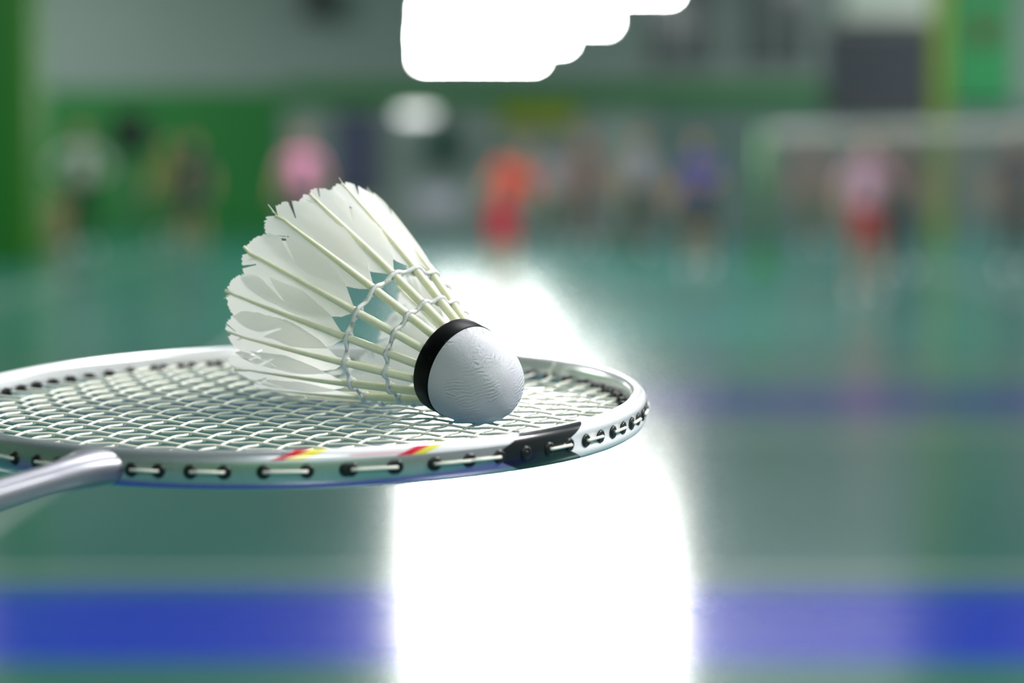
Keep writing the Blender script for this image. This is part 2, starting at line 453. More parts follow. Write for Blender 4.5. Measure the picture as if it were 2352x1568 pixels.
# ------------------------------------------------------------------ people in the far courts
def person(x, d, height, shirt, legs, label, skin='b98a6c', hair='1c1614', shoes='d8d4d0', sleeve=None, lower_bare=True, pose=None, face=0.0, long_sleeve=False):
    """one continuous skinned body with head, five-fingered hands; hair is a child"""
    P = {'lean': 0.0, 'fwd': 0.0, 'arm_l': (-.30, .02, 1.12, -.34, -.12, .90), 'arm_r': (.30, .02, 1.12, .34, -.12, .90), 'leg_l': (-.12, 0.0, -.13, .02), 'leg_r': (.12, 0.0, .13, .02)}
    if pose: P.update(pose)
    V, R, Ed, T = {}, {}, [], {}
    def j(n, p, r): V[n] = Vector(p); R[n] = r
    def e(a, b_, tag): Ed.append((a, b_)); T[(a, b_)] = tag
    j('pelvis', (0, 0, .95), (.155, .11)); j('waist', (0, .01, 1.10), (.135, .095)); j('chest', (0, .01, 1.30), (.165, .11)); j('neck', (0, .01, 1.47), (.055, .055)); j('skull', (0, -.01, 1.56), (.06, .065))
    e('pelvis', 'waist', 'shirt'); e('waist', 'chest', 'shirt'); e('chest', 'neck', 'shirt'); e('neck', 'skull', 'skin')
    for s, n in ((-1, 'l'), (1, 'r')):
        ex, ey, ez, hx, hy, hz = P['arm_' + n]
        j('sh' + n, (s * .185, .01, 1.40), (.062, .062)); j('el' + n, (ex, ey, ez), (.042, .042)); j('wr' + n, (hx, hy, hz), (.028, .026))
        e('chest', 'sh' + n, 'shirt'); e('sh' + n, 'el' + n, 'sleeve'); e('el' + n, 'wr' + n, 'fore')
        kx, ky, ax, ay = P['leg_' + n]
        j('hip' + n, (s * .09, 0, .86), (.092, .09)); j('kn' + n, (kx, ky - .02, .48), (.058, .06)); j('an' + n, (ax, ay + .02, .09), (.038, .042)); j('toe' + n, (ax + s * .03, ay - .15, .045), (.042, .035))
        e('pelvis', 'hip' + n, 'shorts'); e('hip' + n, 'kn' + n, 'shorts'); e('kn' + n, 'an' + n, 'shin'); e('an' + n, 'toe' + n, 'shoe')
    # lean the upper body about the pelvis
    rot = Matrix.Rotation(P['lean'], 3, 'Y') @ Matrix.Rotation(P['fwd'], 3, 'X')
    piv = V['pelvis'].copy()
    for n in V:
        if n in ('waist', 'chest', 'neck', 'skull', 'shl', 'shr', 'ell', 'elr', 'wrl', 'wrr'):
            V[n] = piv + rot @ (V[n] - piv)
    keys = list(V)
    me = bpy.data.meshes.new('skeleton')
    me.from_pydata([V[k] for k in keys], [(keys.index(a), keys.index(b_)) for a, b_ in Ed], [])
    o = bpy.data.objects.new('skeleton', me); COL.objects.link(o)
    sk = o.modifiers.new('skin', 'SKIN'); sk.branch_smoothing = 0.6
    for i, k in enumerate(keys):
        me.skin_vertices[0].data[i].radius = R[k]
        me.skin_vertices[0].data[i].use_root = (k == 'pelvis')
    o.modifiers.new('sub', 'SUBSURF').levels = 2
    dg = bpy.context.evaluated_depsgraph_get(); dg.update()
    ev = o.evaluated_get(dg)
    bm = bmesh.new(); bm.from_mesh(ev.to_mesh()); ev.to_mesh_clear()
    bpy.data.objects.remove(o)
    order = ['shirt', 'sleeve', 'fore', 'shorts', 'shin', 'shoe', 'skin']
    def seg_d(p, a, b_):
        ab = b_ - a; tt = max(0, min(1, (p - a).dot(ab) / max(1e-9, ab.length_squared)))
        return (p - (a + tt * ab)).length, tt
    for f in bm.faces:
        p = f.calc_center_median(); best = None
        for (a, b_), tag in T.items():
            dd, tt = seg_d(p, V[a], V[b_])
            if tag == 'sleeve' and tt > .62 and not long_sleeve: tag = 'fore'
            if tag == 'shorts' and a.startswith('hip') and tt > .8: tag = 'shin'
            if best is None or dd < best[0]: best = (dd, tag)
        f.material_index = order.index(best[1])
    # head, nose, ears, eyes
    hc = V['skull'] + rot @ Vector((0, -.005, .075))
    def ball(c_, r_, mi, seg=14):
        res = bmesh.ops.create_uvsphere(bm, u_segments=seg, v_segments=10, radius=1.0)
        for v in res['verts']:
            v.co = c_ + rot @ Vector((v.co.x * r_[0], v.co.y * r_[1], v.co.z * r_[2]))
        for f in {f for v in res['verts'] for f in v.link_faces}: f.material_index = mi
    ball(hc, (.076, .095, .115), 6)
    ball(hc + rot @ Vector((0, -.045, -.055)), (.05, .052, .06), 6)
    ball(hc + rot @ Vector((0, -.098, -.015)), (.013, .018, .026), 6, 8)
    for s in (-1, 1):
        ball(hc + rot @ Vector((s * .078, .0, -.01)), (.012, .025, .034), 6, 8)
        ball(hc + rot @ Vector((s * .03, -.088, .012)), (.012, .008, .008), 7, 8)
    ball(hc + rot @ Vector((0, -.092, -.062)), (.024, .008, .006), 8, 8)
    # hands
    for s, n in ((-1, 'l'), (1, 'r')):
        a, b_ = V['el' + n], V['wr' + n]
        dr = (b_ - a).normalized()
        side = dr.cross(Vector((0, 0, 1)) if abs(dr.z) < .8 else Vector((0, -1, 0))).normalized()
        nf = len(bm.faces)
        pc = b_ + dr * .045
        tube(bm, [b_ - dr * .02, b_ + dr * .02, b_ + dr * .08], [.026, .038, .036], 8, True, .5)
        for q_, ln in zip((-.03, -.01, .01, .03), (.062, .075, .08, .068)):
            s0 = b_ + dr * .07 + side * q_
            curl = side.cross(dr) * .02
            tube(bm, [s0, s0 + dr * ln * .5 + curl * .4, s0 + dr * ln * .85 + curl * 1.6], [.0095, .009, .007], 6)
        s0 = b_ + dr * .03 + side * .033
        tube(bm, [s0, s0 + (dr * .6 + side * .8) * .03, s0 + (dr * .9 + side * .5) * .06], [.011, .0105, .008], 6)
        bm.faces.ensure_lookup_table()
        for f in bm.faces[nf:]: f.material_index = 6
    me2 = mesh_from(bm, 'person_body')
    sh = pmat('shirt_cloth', hexc(shirt), .8, noise=.1, scale=6)
    skm = pmat('skin', hexc(skin), .55, scale=12)
    lg = pmat('leg_cloth', hexc(legs), .8, noise=.1, scale=6)
    slm = pmat('sleeve_cloth', hexc(sleeve), .8) if sleeve else sh
    mats = [sh, slm, slm if long_sleeve else skm, lg, skm if lower_bare else lg, pmat('shoe', hexc(shoes), .6), skm, pmat('eye', (.02, .02, .02), .2), pmat('lips', hexc('8a4a42'), .5)]
    o = obj('person', me2, mats, None, label, 'person', 'people in the far courts')
    # hair
    bm = bmesh.new()
    res = bmesh.ops.create_uvsphere(bm, u_segments=18, v_segments=12, radius=1.0)
    dele = []
    for v in res['verts']:
        if v.co.y < -.25 and v.co.z < .42 or v.co.z < -.45: dele.append(v)
        v.co = hc + rot @ Vector((v.co.x * .084, .008 + v.co.y * .1, .012 + v.co.z * .12))
    bmesh.ops.delete(bm, geom=dele, context='VERTS')
    bmesh.ops.solidify(bm, geom=bm.faces[:], thickness=.01)
    obj('hair', mesh_from(bm, 'hair'), pmat('hair', hexc(hair), .6), o)
    zmin = min(v.co.z for v in me2.vertices)
    k = height / 1.75
    o.scale = (k, k, k)
    o.location = (wx(x, d), d, -zmin * k)
    o.rotation_euler = (0, 0, face)
    return o

person(188, 36, 1.78, 'c2c0bc', '11161c', 'person in a pale grey shirt and black trousers near the green column', lower_bare=False, face=.1,
       pose={'arm_l': (-.42, .06, 1.16, -.2, -.08, 1.02), 'arm_r': (.42, .06, 1.16, .2, -.08, 1.02)}, long_sleeve=True)
person(445, 38.0, 1.62, '06184a', '06184a', 'person dressed in navy in front of the green wall', face=-.3, shoes='b09a80')
person(388, 41.5, 1.60, '6a6a30', '4c5a3c', 'person in an olive shirt just left of the navy dressed person', lower_bare=False)
person(692, 34, 1.68, 'fa98c0', '3a2430', 'person in a bright pink shirt behind the shuttlecock feathers', hair='5a3a2a', face=.2, lower_bare=False)
person(1150, 25.8, 1.56, 'fa5a44', 'e41040', 'player in coral red shirt and crimson shorts leaning to one side', skin='c8a888', shoes='7a3a30', face=.3,
       pose={'lean': .36, 'fwd': .2, 'arm_l': (-.28, -.1, 1.14, -.3, -.3, 1.06), 'arm_r': (.28, -.1, 1.16, .3, -.3, 1.22), 'leg_l': (-.09, -.06, -.07, .06), 'leg_r': (.11, -.02, .08, .04)})
person(1272, 40, 1.45, 'a09ab0', '3c5a3a', 'person in a lavender shirt just right of the red shirted player', lower_bare=False)
person(1345, 38, 1.70, '7c5c5c', '5c4640', 'person in mauve brown shirt and brown trousers by the far wall', lower_bare=False, face=-.2)
person(1468, 37, 1.66, '9896a6', '4c463a', 'person in a greyish white shirt with black hair beside dark green post', lower_bare=False, hair='0a0c0c', face=.3)
person(1605, 31, 1.58, '3038a0', '40302e', 'player in blue shirt and dark shorts with bare legs', shoes='e6dcd8', face=-.5,
       pose={'arm_r': (.30, -.12, 1.12, .18, -.34, 1.18)})
person(1868, 38, 1.55, '8c6e72', '6a6444', 'person in dusty mauve shirt behind the left part of the net', hair='2e1c1a', lower_bare=False)
person(1990, 25, 1.58, 'd8a8c0', 'b83430', 'player in pale pink shirt and red shorts in front of the net', skin='b88a74', face=.3,
       pose={'arm_r': (.3, -.15, 1.15, .22, -.36, 1.25)})
person(2066, 29.6, 1.66, '4a3836', '3a3038', 'person in dark brown clothes just right of the pale pink player', lower_bare=False, face=-.3)
person(2332, 30, 1.66, '46304e', '4c3030', 'person in dark purple and maroon clothes at the right edge', lower_bare=False)

# ------------------------------------------------------------------ racket plane: frame of the strings in the world
P_H, P_E, P_ROLL, P_TH, P_X0, P_Y0 = 0.1054833, 0.1245972, 0.0011359, 1.17616128, -0.07813027, 0.65214673
fwd = Vector((0, math.cos(P_E), -math.sin(P_E))); upv = Vector((0, math.sin(P_E), math.cos(P_E))); rt = Vector((1, 0, 0))
r2 = math.cos(P_ROLL) * rt + math.sin(P_ROLL) * upv
u2 = -math.sin(P_ROLL) * rt + math.cos(P_ROLL) * upv
def cols(a, b_, c_): return Matrix((a, b_, c_)).transposed()
Pm = cols(r2, u2, -fwd)
Wm = cols(Vector((1, 0, 0)), Vector((0, math.sin(PITCH), math.cos(PITCH))), -Vector((0, math.cos(PITCH), -math.sin(PITCH))))
R_PW = Wm @ Pm.transposed()
def plane_to_world(p): return Vector((0, 0, CAM_H)) + R_PW @ (Vector(p) - Vector((0, 0, P_H)))
def basis_matrix(origin, ax, ay, az):
    m = (R_PW @ cols(Vector(ax), Vector(ay), Vector(az))).to_4x4()
    m.translation = plane_to_world(origin)
    return m
MM = 0.001

# ------------------------------------------------------------------ racket
main_dir = Vector((math.cos(P_TH), math.sin(P_TH), 0)); cross_dir = Vector((math.sin(P_TH), -math.cos(P_TH), 0))
racket = empty('badminton_racket', label='white and silver badminton racket held level under the shuttlecock', cat='racket')
racket.matrix_world = basis_matrix((P_X0, P_Y0, 0), cross_dir, main_dir, (0, 0, 1))

WC, LC, LTOP, LBOT = 91.8, 47.0, 100.0, 96.3          # centre line of the head, mm
def outline(phi):
    cx, sy = math.cos(phi), math.sin(phi)
    n = 2.12 if sy > 0 else 1.96
    f = lambda v: math.copysign(abs(v) ** (2 / n), v)
    return WC * f(cx), LC + (LTOP if sy > 0 else LBOT) * f(sy)
dense = [outline(-PI / 2 + 2 * PI * k / 4000) for k in range(4000)]
acc = [0.0]
for k in range(4000):
    a, b_ = dense[k], dense[(k + 1) % 4000]
    acc.append(acc[-1] + math.hypot(b_[0] - a[0], b_[1] - a[1]))
NSEG = 400
CL = []
k = 0
for i in range(NSEG):
    tgt = acc[-1] * i / NSEG
    while acc[k + 1] < tgt: k += 1
    f_ = (tgt - acc[k]) / (acc[k + 1] - acc[k])
    a, b_ = dense[k], dense[(k + 1) % 4000]
    CL.append(Vector((a[0] + f_ * (b_[0] - a[0]), a[1] + f_ * (b_[1] - a[1]), 0)))
def cl_normal(i):
    tn = (CL[(i + 1) % NSEG] - CL[i - 1]).normalized()
    return Vector((tn.y, -tn.x, 0))

# head frame: oval tube with a string groove round the outside of the upper half
bm = bmesh.new()
SEC = 40
RW, RZ = 2.75, 4.7
def sstep(a, b_, x):
    x = max(0, min(1, (x - a) / (b_ - a))); return x * x * (3 - 2 * x)
rings = []
for i in range(NSEG):
    n_ = cl_normal(i)
    g = 0.9 * sstep(16, 34, CL[i].y)
    rg = []
    for s in range(SEC):
        ps = 2 * PI * s / SEC
        c_, s_ = math.cos(ps), math.sin(ps)
        ra = RW * math.copysign(abs(c_) ** (2 / 2.5), c_); z = RZ * math.copysign(abs(s_) ** (2 / 2.3), s_)
        if c_ > 0: ra -= g * math.exp(-(z / 1.9) ** 4)
        rg.append(bm.verts.new((CL[i] + n_ * ra + Vector((0, 0, z))) * MM))
    rings.append(rg)
uvl = bm.loops.layers.uv.new('UVMap')
for i in range(NSEG):
    for s in range(SEC):
        f = bm.faces.new((rings[i][s], rings[(i + 1) % NSEG][s], rings[(i + 1) % NSEG][(s + 1) % SEC], rings[i][(s + 1) % SEC]))
        for lp, (a, e) in zip(f.loops, ((i, s), (i + 1, s), (i + 1, s + 1), (i, s + 1))): lp[uvl].uv = (a / NSEG, e / SEC)
bmesh.ops.recalc_face_normals(bm, faces=bm.faces)

m_fr, t, b = new_mat('racket_frame_paint')
q = N(t)
tc = t.nodes.new('ShaderNodeTexCoord')
sp = t.nodes.new('ShaderNodeSeparateXYZ')
t.links.new(tc.outputs['Object'], sp.inputs[0])
W_, L_, Z_ = [q.m('MULTIPLY', o_, 1000.0) for o_ in sp.outputs]
absz = q.m('ABSOLUTE', Z_)
left = q.step(W_, 0.0, 0.01)                       # 1 on the right half
shift = q.m('MULTIPLY', q.m('SUBTRACT', 1.0, left), 15.0)
lch = q.m('SUBTRACT', q.m('SUBTRACT', L_, q.m('MULTIPLY', absz, 2.4)), shift)
white_m = q.step(lch, 18.5, 0.12)
black_m = q.band(lch, -4.5, 18.5, 0.12)
ang = q.m('MULTIPLY', q.m('ARCTAN2', q.m('SUBTRACT', L_, 47.0), W_), 57.2958)
angz = q.m('ADD', ang, q.m('MULTIPLY', Z_, -1.8))
topm = q.m('MULTIPLY', q.step(Z_, 2.6, 0.1), q.step(angz, -70.1, 0.1))  # whitish top of the silver rim: its highlight put into the colour
nz = t.nodes.new('ShaderNodeTexNoise'); nz.inputs['Scale'].default_value = 900
t.links.new(tc.outputs['Object'], nz.inputs['Vector'])
SILVER = q.mix(nz.outputs['Fac'], (0.56, 0.58, 0.60), (0.66, 0.67, 0.70))
c = q.mix(topm, SILVER, (0.78, 0.79, 0.80))
metal = q.m('SUBTRACT', 1.0, topm)
pink = q.m('MULTIPLY', q.band(Z_, 3.1, 3.5, 0.06), q.band(angz, -60, -52.5, 0.1))
c = q.mix(pink, c, hexc('e8a0ac'))
for lo, hi, col in ((-70.1, -68.0, hexc('c8142c')), (-68.0, -65.4, hexc('e8dc50')), (-52.1, -49.7, hexc('d01834')), (-49.7, -47.6, hexc('d8d440'))):
    mk = q.m('MULTIPLY', q.band(angz, lo, hi, 0.12), q.step(Z_, 2.6, 0.1))
    c = q.mix(mk, c, col)
c = q.mix(white_m, c, (0.83, 0.84, 0.83))
c = q.mix(black_m, c, (0.012, 0.014, 0.015))
metal = q.m('MULTIPLY', metal, q.m('SUBTRACT', 1.0, q.m('MAXIMUM', white_m, black_m)))
uvf = t.nodes.new('ShaderNodeUVMap'); uvf.uv_map = 'UVMap'
spf = t.nodes.new('ShaderNodeSeparateXYZ'); t.links.new(uvf.outputs[0], spf.inputs[0])
inner = q.m('SUBTRACT', 1.0, q.step(q.m('COSINE', q.m('MULTIPLY', spf.outputs[1], 2 * PI)), -0.30, 0.12))   # silver inside of the rim
metal = q.m('MAXIMUM', metal, q.m('MULTIPLY', q.m('MULTIPLY', inner, white_m), 0.6))
t.links.new(c, b.inputs['Base Color'])
t.links.new(q.m('MULTIPLY', metal, 0.72), b.inputs['Metallic'])
b.inputs['Roughness'].default_value = 0.24
b.inputs['Coat Weight'].default_value = 0.5
b.inputs['Coat Roughness'].default_value = 0.06
obj('frame', mesh_from(bm, 'racket_frame'), m_fr, racket)

# throat, shaft, cone, grip
m_silver = pmat('shaft_silver', (0.25, 0.255, 0.28), 0.42, 0.75, noise=.05, scale=600, coat=.4)
bm = bmesh.new()
secs = [(-47.2, 9.0, 4.2), (-49.5, 8.6, 4.35), (-51.5, 8.0, 4.45), (-53.5, 7.2, 4.45), (-55.5, 6.4, 4.4), (-58, 5.6, 4.25), (-61, 4.8, 4.05), (-64.5, 4.2, 3.85), (-69, 3.75, 3.65), (-75, 3.55, 3.53), (-82, 3.5, 3.5), (-100, 3.5, 3.5), (-150, 3.5, 3.5), (-200, 3.5, 3.5), (-250, 3.5, 3.5)]
prev = None
for l, wv, zz in secs:
    ring = [bm.verts.new(Vector((wv * math.copysign(abs(math.cos(a)) ** .93, math.cos(a)), l, zz * math.copysign(abs(math.sin(a)) ** .93, math.sin(a)))) * MM) for a in [2 * PI * s / 32 for s in range(32)]]
    if prev:
        for s in range(32): bm.faces.new((prev[s], prev[(s + 1) % 32], ring[(s + 1) % 32], ring[s]))
    else: bm.faces.new(ring)
    prev = ring
bm.faces.new(prev)
bmesh.ops.recalc_face_normals(bm, faces=bm.faces)
obj('shaft', mesh_from(bm, 'shaft'), m_silver, racket)
def along(prof):
    bm = bmesh.new(); revolve(bm, [(r * MM, z * MM) for r, z in prof], 8 if prof[1][0] > 12 else 24); return bm
o = obj('cone_cap', mesh_from(along([(3.6, 0), (5, 8), (8, 22), (11.5, 34), (12.2, 38)]), 'cone_cap'), pmat('cone_black', (.02, .02, .022), .35), racket)
o.location = Vector((0, -244, 0)) * MM; o.rotation_euler = (PI / 2, 0, 0)
bm = bmesh.new()
prof = [(12.5, 0), (13.2, 3)]
for k in range(28):
    prof += [(13.6, 4 + k * 5.2), (13.0, 4 + k * 5.2 + 4.6)]
prof += [(14.6, 152), (15.2, 160), (14.5, 166)]
revolve(bm, [(r * MM, z * MM) for r, z in prof], 24)
o = obj('grip', mesh_from(bm, 'grip'), pmat('grip_wrap', hexc('d8d8d4'), .85, bump=.3, scale=300), racket)
o.location = Vector((0, -280, 0)) * MM; o.rotation_euler = (PI / 2, 0, 0)
bm = bmesh.new(); revolve(bm, [(14.6 * MM, 0), (14.9 * MM, 3 * MM), (13 * MM, 5 * MM), (0, 5.5 * MM)], 24)
o = obj('butt_cap', mesh_from(bm, 'butt_cap'), pmat('butt_black', (.02, .02, .022), .4), racket)
o.location = Vector((0, -445, 0)) * MM; o.rotation_euler = (PI / 2, 0, 0)

# strings
gaps = [4.116, 8.026, 7.858, 7.832, 7.256, 7.413, 7.839, 7.097, 6.330, 5.926, 5.594]
half = []
s_ = 0
for g in gaps: s_ += g; half.append(s_)
mains = [(2 - k, -half[k]) for k in range(10, -1, -1)] + [(3 + k, half[k]) for k in range(11)]
throat_w = [2.2, 9.6, 16.0, 23.2, 30.5, 38.6, 47.1, 55.3, 63.3, 69.7, 75.2]
crosses = [(j, 7.454 * (j + 0.0000378 * j * j)) for j in range(-4, 17)]
def inner_l(wv, top):
    a = min(1, abs(wv) / WC); n = 2.12 if top else 1.96
    v = (max(0, 1 - a ** n)) ** (1 / n)
    return LC + (LTOP * v if top else -LBOT * v)
def inner_w(l):
    top = l > LC; n = 2.12 if top else 1.96
    a = abs(l - LC) / (LTOP if top else LBOT)
    return WC * (max(0, 1 - a ** n)) ** (1 / n)
m_str = pmat('string_white', hexc('e8e8d6'), .4, noise=.04, scale=400, coat=.2)
SR = 0.385
AMP = 0.25
grom = []        # (centre-line point, outward normal)
def nearest_n(p):
    i = min(range(NSEG), key=lambda i: (CL[i] - p).length_squared)
    return cl_normal(i)
def weave(const_axis, items_cross, own_idx, c_val, start, end, is_main):
    """points of one string from start to end passing over and under the crossing strings"""
    pts = [start]
    body = []
    for idx, pos in items_cross:
        over = ((own_idx + idx) % 2 == 0)        # cross string over when the sum is even
        z = (-AMP if over else AMP) if is_main else (AMP if over else -AMP)
        body.append((pos, z))
    ctrl = [(start.y if is_main else start.x, start.z)] + body + [(end.y if is_main else end.x, end.z)]
    out = []
    for (p0, z0), (p1, z1) in zip(ctrl[:-1], ctrl[1:]):
        for q_ in range(6):
            f = q_ / 6
            zz = z0 + (z1 - z0) * (f * f * (3 - 2 * f))
            out.append((p0 + (p1 - p0) * f, zz))
    out.append(ctrl[-1])
    res = []
    lo, hi = body[0][0], body[-1][0]
    for p_, z in out:
        if p_ < lo: f = (lo - p_) / max(1e-6, lo - ctrl[0][0]); o_ = c_val + ((start.x if is_main else start.y) - c_val) * f
        elif p_ > hi: f = (p_ - hi) / max(1e-6, ctrl[-1][0] - hi); o_ = c_val + ((end.x if is_main else end.y) - c_val) * f
        else: o_ = c_val
        res.append(Vector((o_, p_, z)) if is_main else Vector((p_, o_, z)))
    return res
main_ends, cross_ends = {}, {}
for k, (i, wv) in enumerate(mains):
    kk = (i - 3) if i >= 3 else (2 - i)
    tw = math.copysign(throat_w[kk], wv)
    st = Vector((tw, inner_l(tw, False), 0)); en = Vector((wv, inner_l(wv, True), 0))
    main_ends[i] = (st, en)
    ok = [(j, l) for j, l in crosses if inner_w(l) > abs(wv) + 3 and st.y + 4 < l < en.y - 4]
    bm = bmesh.new(); tube(bm, [p * MM for p in weave('w', ok, i, wv, st, en, True)], SR * MM, 8)
    obj('main_string', mesh_from(bm, 'main_string'), m_str, racket)
    grom += [st, en]
for j, l in crosses:
    iw = inner_w(l)
    st, en = Vector((-iw, l, 0)), Vector((iw, l, 0))
    cross_ends[j] = (st, en)
    ok = [(i, wv) for i, wv in mains if abs(wv) < iw - 3 and main_ends[i][0].y + 4 < l < main_ends[i][1].y - 4]
    bm = bmesh.new(); tube(bm, [p * MM for p in weave('l', ok, j, l, st, en, False)], SR * MM, 8)
    obj('cross_string', mesh_from(bm, 'cross_string'), m_str, racket)
    grom += [st, en]

# grommets: barrel through the frame, flange outside
bm = bmesh.new()
revolve(bm, [(0.0, 3.15), (0.5, 3.15), (0.62, 2.95), (1.0, 3.2), (1.55, 3.12), (1.75, 2.8), (1.65, 2.3), (0.95, 2.2), (0.95, -2.3), (1.25, -2.5), (1.2, -4.6), (0.85, -4.95), (0.0, -4.95)], 12)
bm.transform(Matrix.Scale(MM, 4))
g_me = mesh_from(bm, 'grommet')
m_grom = pmat('grommet_black', (.012, .013, .013), .32)
gpos = []
for p in grom:
    n_ = nearest_n(p)
    if abs(p.x) < 3 and p.y < 0: continue
    o = obj('grommet', g_me, m_grom, racket)
    gd = 0.55 * sstep(16, 34, p.y)
    o.location = (p - n_ * gd) * MM
    o.rotation_euler = n_.to_track_quat('Z', 'Y').to_euler()
# lengths of string bridging pairs of grommets outside the frame
def outer_pt(p, off=3.4):
    n_ = nearest_n(p); return p + n_ * (off - 0.55 * sstep(16, 34, p.y))
def bridge(pa, pb):
    bm = bmesh.new()
    na, nb = nearest_n(pa), nearest_n(pb)
    pts = [pa + na * 2.6, outer_pt(pa)]
    # follow the curve of the frame
    ia = min(range(NSEG), key=lambda i: (CL[i] - pa).length_squared); ib = min(range(NSEG), key=lambda i: (CL[i] - pb).length_squared)
    di = ib - ia
    if di > NSEG / 2: di -= NSEG
    if di < -NSEG / 2: di += NSEG
    steps = max(2, abs(di) // 2)
    for s in range(1, steps):
        i = round(ia + di * s / steps) % NSEG
        pts.append(CL[i] + cl_normal(i) * (3.3 - 0.55 * sstep(16, 34, CL[i].y)))
    pts += [outer_pt(pb), pb + nb * 2.6]
    tube(bm, [p * MM for p in pts], 0.42 * MM, 8)
    obj('string_bridge', mesh_from(bm, 'string_bridge'), m_str, racket)
for sgn in (1, -1):
    idx = [3 + k if sgn > 0 else 2 - k for k in range(11)]
    for a in (1, 3, 5, 7): bridge(main_ends[idx[a]][0], main_ends[idx[a + 1]][0])
    bridge(main_ends[idx[9]][0], main_ends[idx[10]][0])
    for a in (0, 2, 4, 6, 8): bridge(main_ends[idx[a]][1], main_ends[idx[a + 1]][1])
    e_ = 1 if sgn > 0 else 0
    bridge(main_ends[idx[10]][0], cross_ends[-2][e_])
    bridge(cross_ends[-2][e_], cross_ends[-1][e_]); bridge(cross_ends[-1][e_], cross_ends[0][e_])
    for a in (1, 3, 5, 7, 9, 11, 13): bridge(cross_ends[a + 1][e_], cross_ends[a + 2][e_])
# knotted tail of string on the inside of the far rim
bm = bmesh.new()
kp = main_ends[8][1] + Vector((-1.0, -5.5, 0))
tube(bm, [(kp + Vector(v)) * MM for v in ((0, 0, -.3), (.1, 0, 1.4), (0.2, 0, 2.2), (1.2, 0, 3.2), (1.6, 0, 4.6))], [x * MM for x in (.55, .6, .45, .36, .36)], 8)
obj('string_knot', mesh_from(bm, 'string_knot'), m_str, racket)

# ------------------------------------------------------------------ shuttlecock
SC = [-12.45078884, 673.44009312, 13.2]
AZ, EL = math.radians(45.243), math.radians(16.014)
RC, LD, LB, LT, RT, T0, RB, NP = 12.6, 17.9, 5.6, 60.6, 31.2, 1.50, 11.8, 0.86
axv = Vector((-math.cos(EL) * math.cos(AZ), math.cos(EL) * math.sin(AZ), math.sin(EL)))
uu = axv.cross(Vector((0, 0, 1))).normalized(); vv = uu.cross(axv)
shuttle = empty('shuttlecock', label='white feather shuttlecock with black banded cork resting on the racket strings', cat='shuttlecock')
shuttle.matrix_world = basis_matrix(Vector(SC) * MM, vv, uu, axv)

# cork dome with creased leather
m_cork, t, b = new_mat('cork_leather')
q = N(t)
tc = t.nodes.new('ShaderNodeTexCoord')
mp = t.nodes.new('ShaderNodeMapping'); mp.inputs['Rotation'].default_value = (0.35, 0.1, 0.5); mp.inputs['Scale'].default_value = (1, 1, 1)
t.links.new(tc.outputs['Object'], mp.inputs[0])
wv_ = t.nodes.new('ShaderNodeTexWave'); wv_.wave_type = 'BANDS'; wv_.bands_direction = 'X'
wv_.inputs['Scale'].default_value = 340; wv_.inputs['Distortion'].default_value = 9; wv_.inputs['Detail'].default_value = 2; wv_.inputs['Detail Scale'].default_value = 0.9
t.links.new(mp.outputs[0], wv_.inputs[0])
n1 = t.nodes.new('ShaderNodeTexNoise'); n1.inputs['Scale'].default_value = 130; n1.inputs['Detail'].default_value = 1
t.links.new(tc.outputs['Object'], n1.inputs['Vector'])
n2 = t.nodes.new('ShaderNodeTexNoise'); n2.inputs['Scale'].default_value = 1600; n2.inputs['Detail'].default_value = 3
t.links.new(tc.outputs['Object'], n2.inputs['Vector'])
msk = q.step(n1.outputs['Fac'], 0.53, 0.12)
hgt = q.m('ADD', q.m('MULTIPLY', q.m('MULTIPLY', wv_.outputs['Fac'], msk), 1.0), q.m('MULTIPLY', n2.outputs['Fac'], 0.35))
bp = t.nodes.new('ShaderNodeBump'); bp.inputs['Strength'].default_value = 0.6; bp.inputs['Distance'].default_value = 0.00028
t.links.new(hgt, bp.inputs['Height']); t.links.new(bp.outputs[0], b.inputs['Normal'])
b.inputs['Base Color'].default_value = (0.54, 0.55, 0.58, 1)
b.inputs['Roughness'].default_value = 0.55
bm = bmesh.new()
prof = []
for k in range(33):
    a = PI / 2 * (1 - k / 32)
    prof.append((RC * max(0, math.cos(a)) ** NP if k else 0.0, -LD * math.sin(a)))
prof += [(RC, LB - 0.4), (RB - 3.5, LB + 0.2), (0, LB + 0.3)]
revolve(bm, [(r * MM, z * MM) for r, z in prof], 96)
obj('cork', mesh_from(bm, 'cork'), m_cork, shuttle, label='creased white leather cork')

m_band, t, b = new_mat('band_black')
q = N(t)
tc = t.nodes.new('ShaderNodeTexCoord')
n1 = t.nodes.new('ShaderNodeTexNoise'); n1.inputs['Scale'].default_value = 420; n1.inputs['Detail'].default_value = 5
t.links.new(tc.outputs['Object'], n1.inputs['Vector'])
t.links.new(q.mix(q.step(n1.outputs['Fac'], .68, .03), (0.002, 0.0025, 0.0025), (0.03, 0.04, 0.035)), b.inputs['Base Color'])
b.inputs['Roughness'].default_value = 0.45
b.inputs['Specular IOR Level'].default_value = 0.1
bm = bmesh.new()
revolve(bm, [(r * MM, z * MM) for r, z in [(RC - .3, -0.12), (RC + .12, -0.1), (RC + .22, .2), (RC + .22, LB - .5), (RC + .05, LB - .05), (RC - .5, LB + .1), (RC - 2.6, LB + .1), (RC - 2.6, LB - .4), (RC - .4, LB - .5)]], 96, False, False)
obj('band', mesh_from(bm, 'band'), m_band, shuttle, label='black tape band')

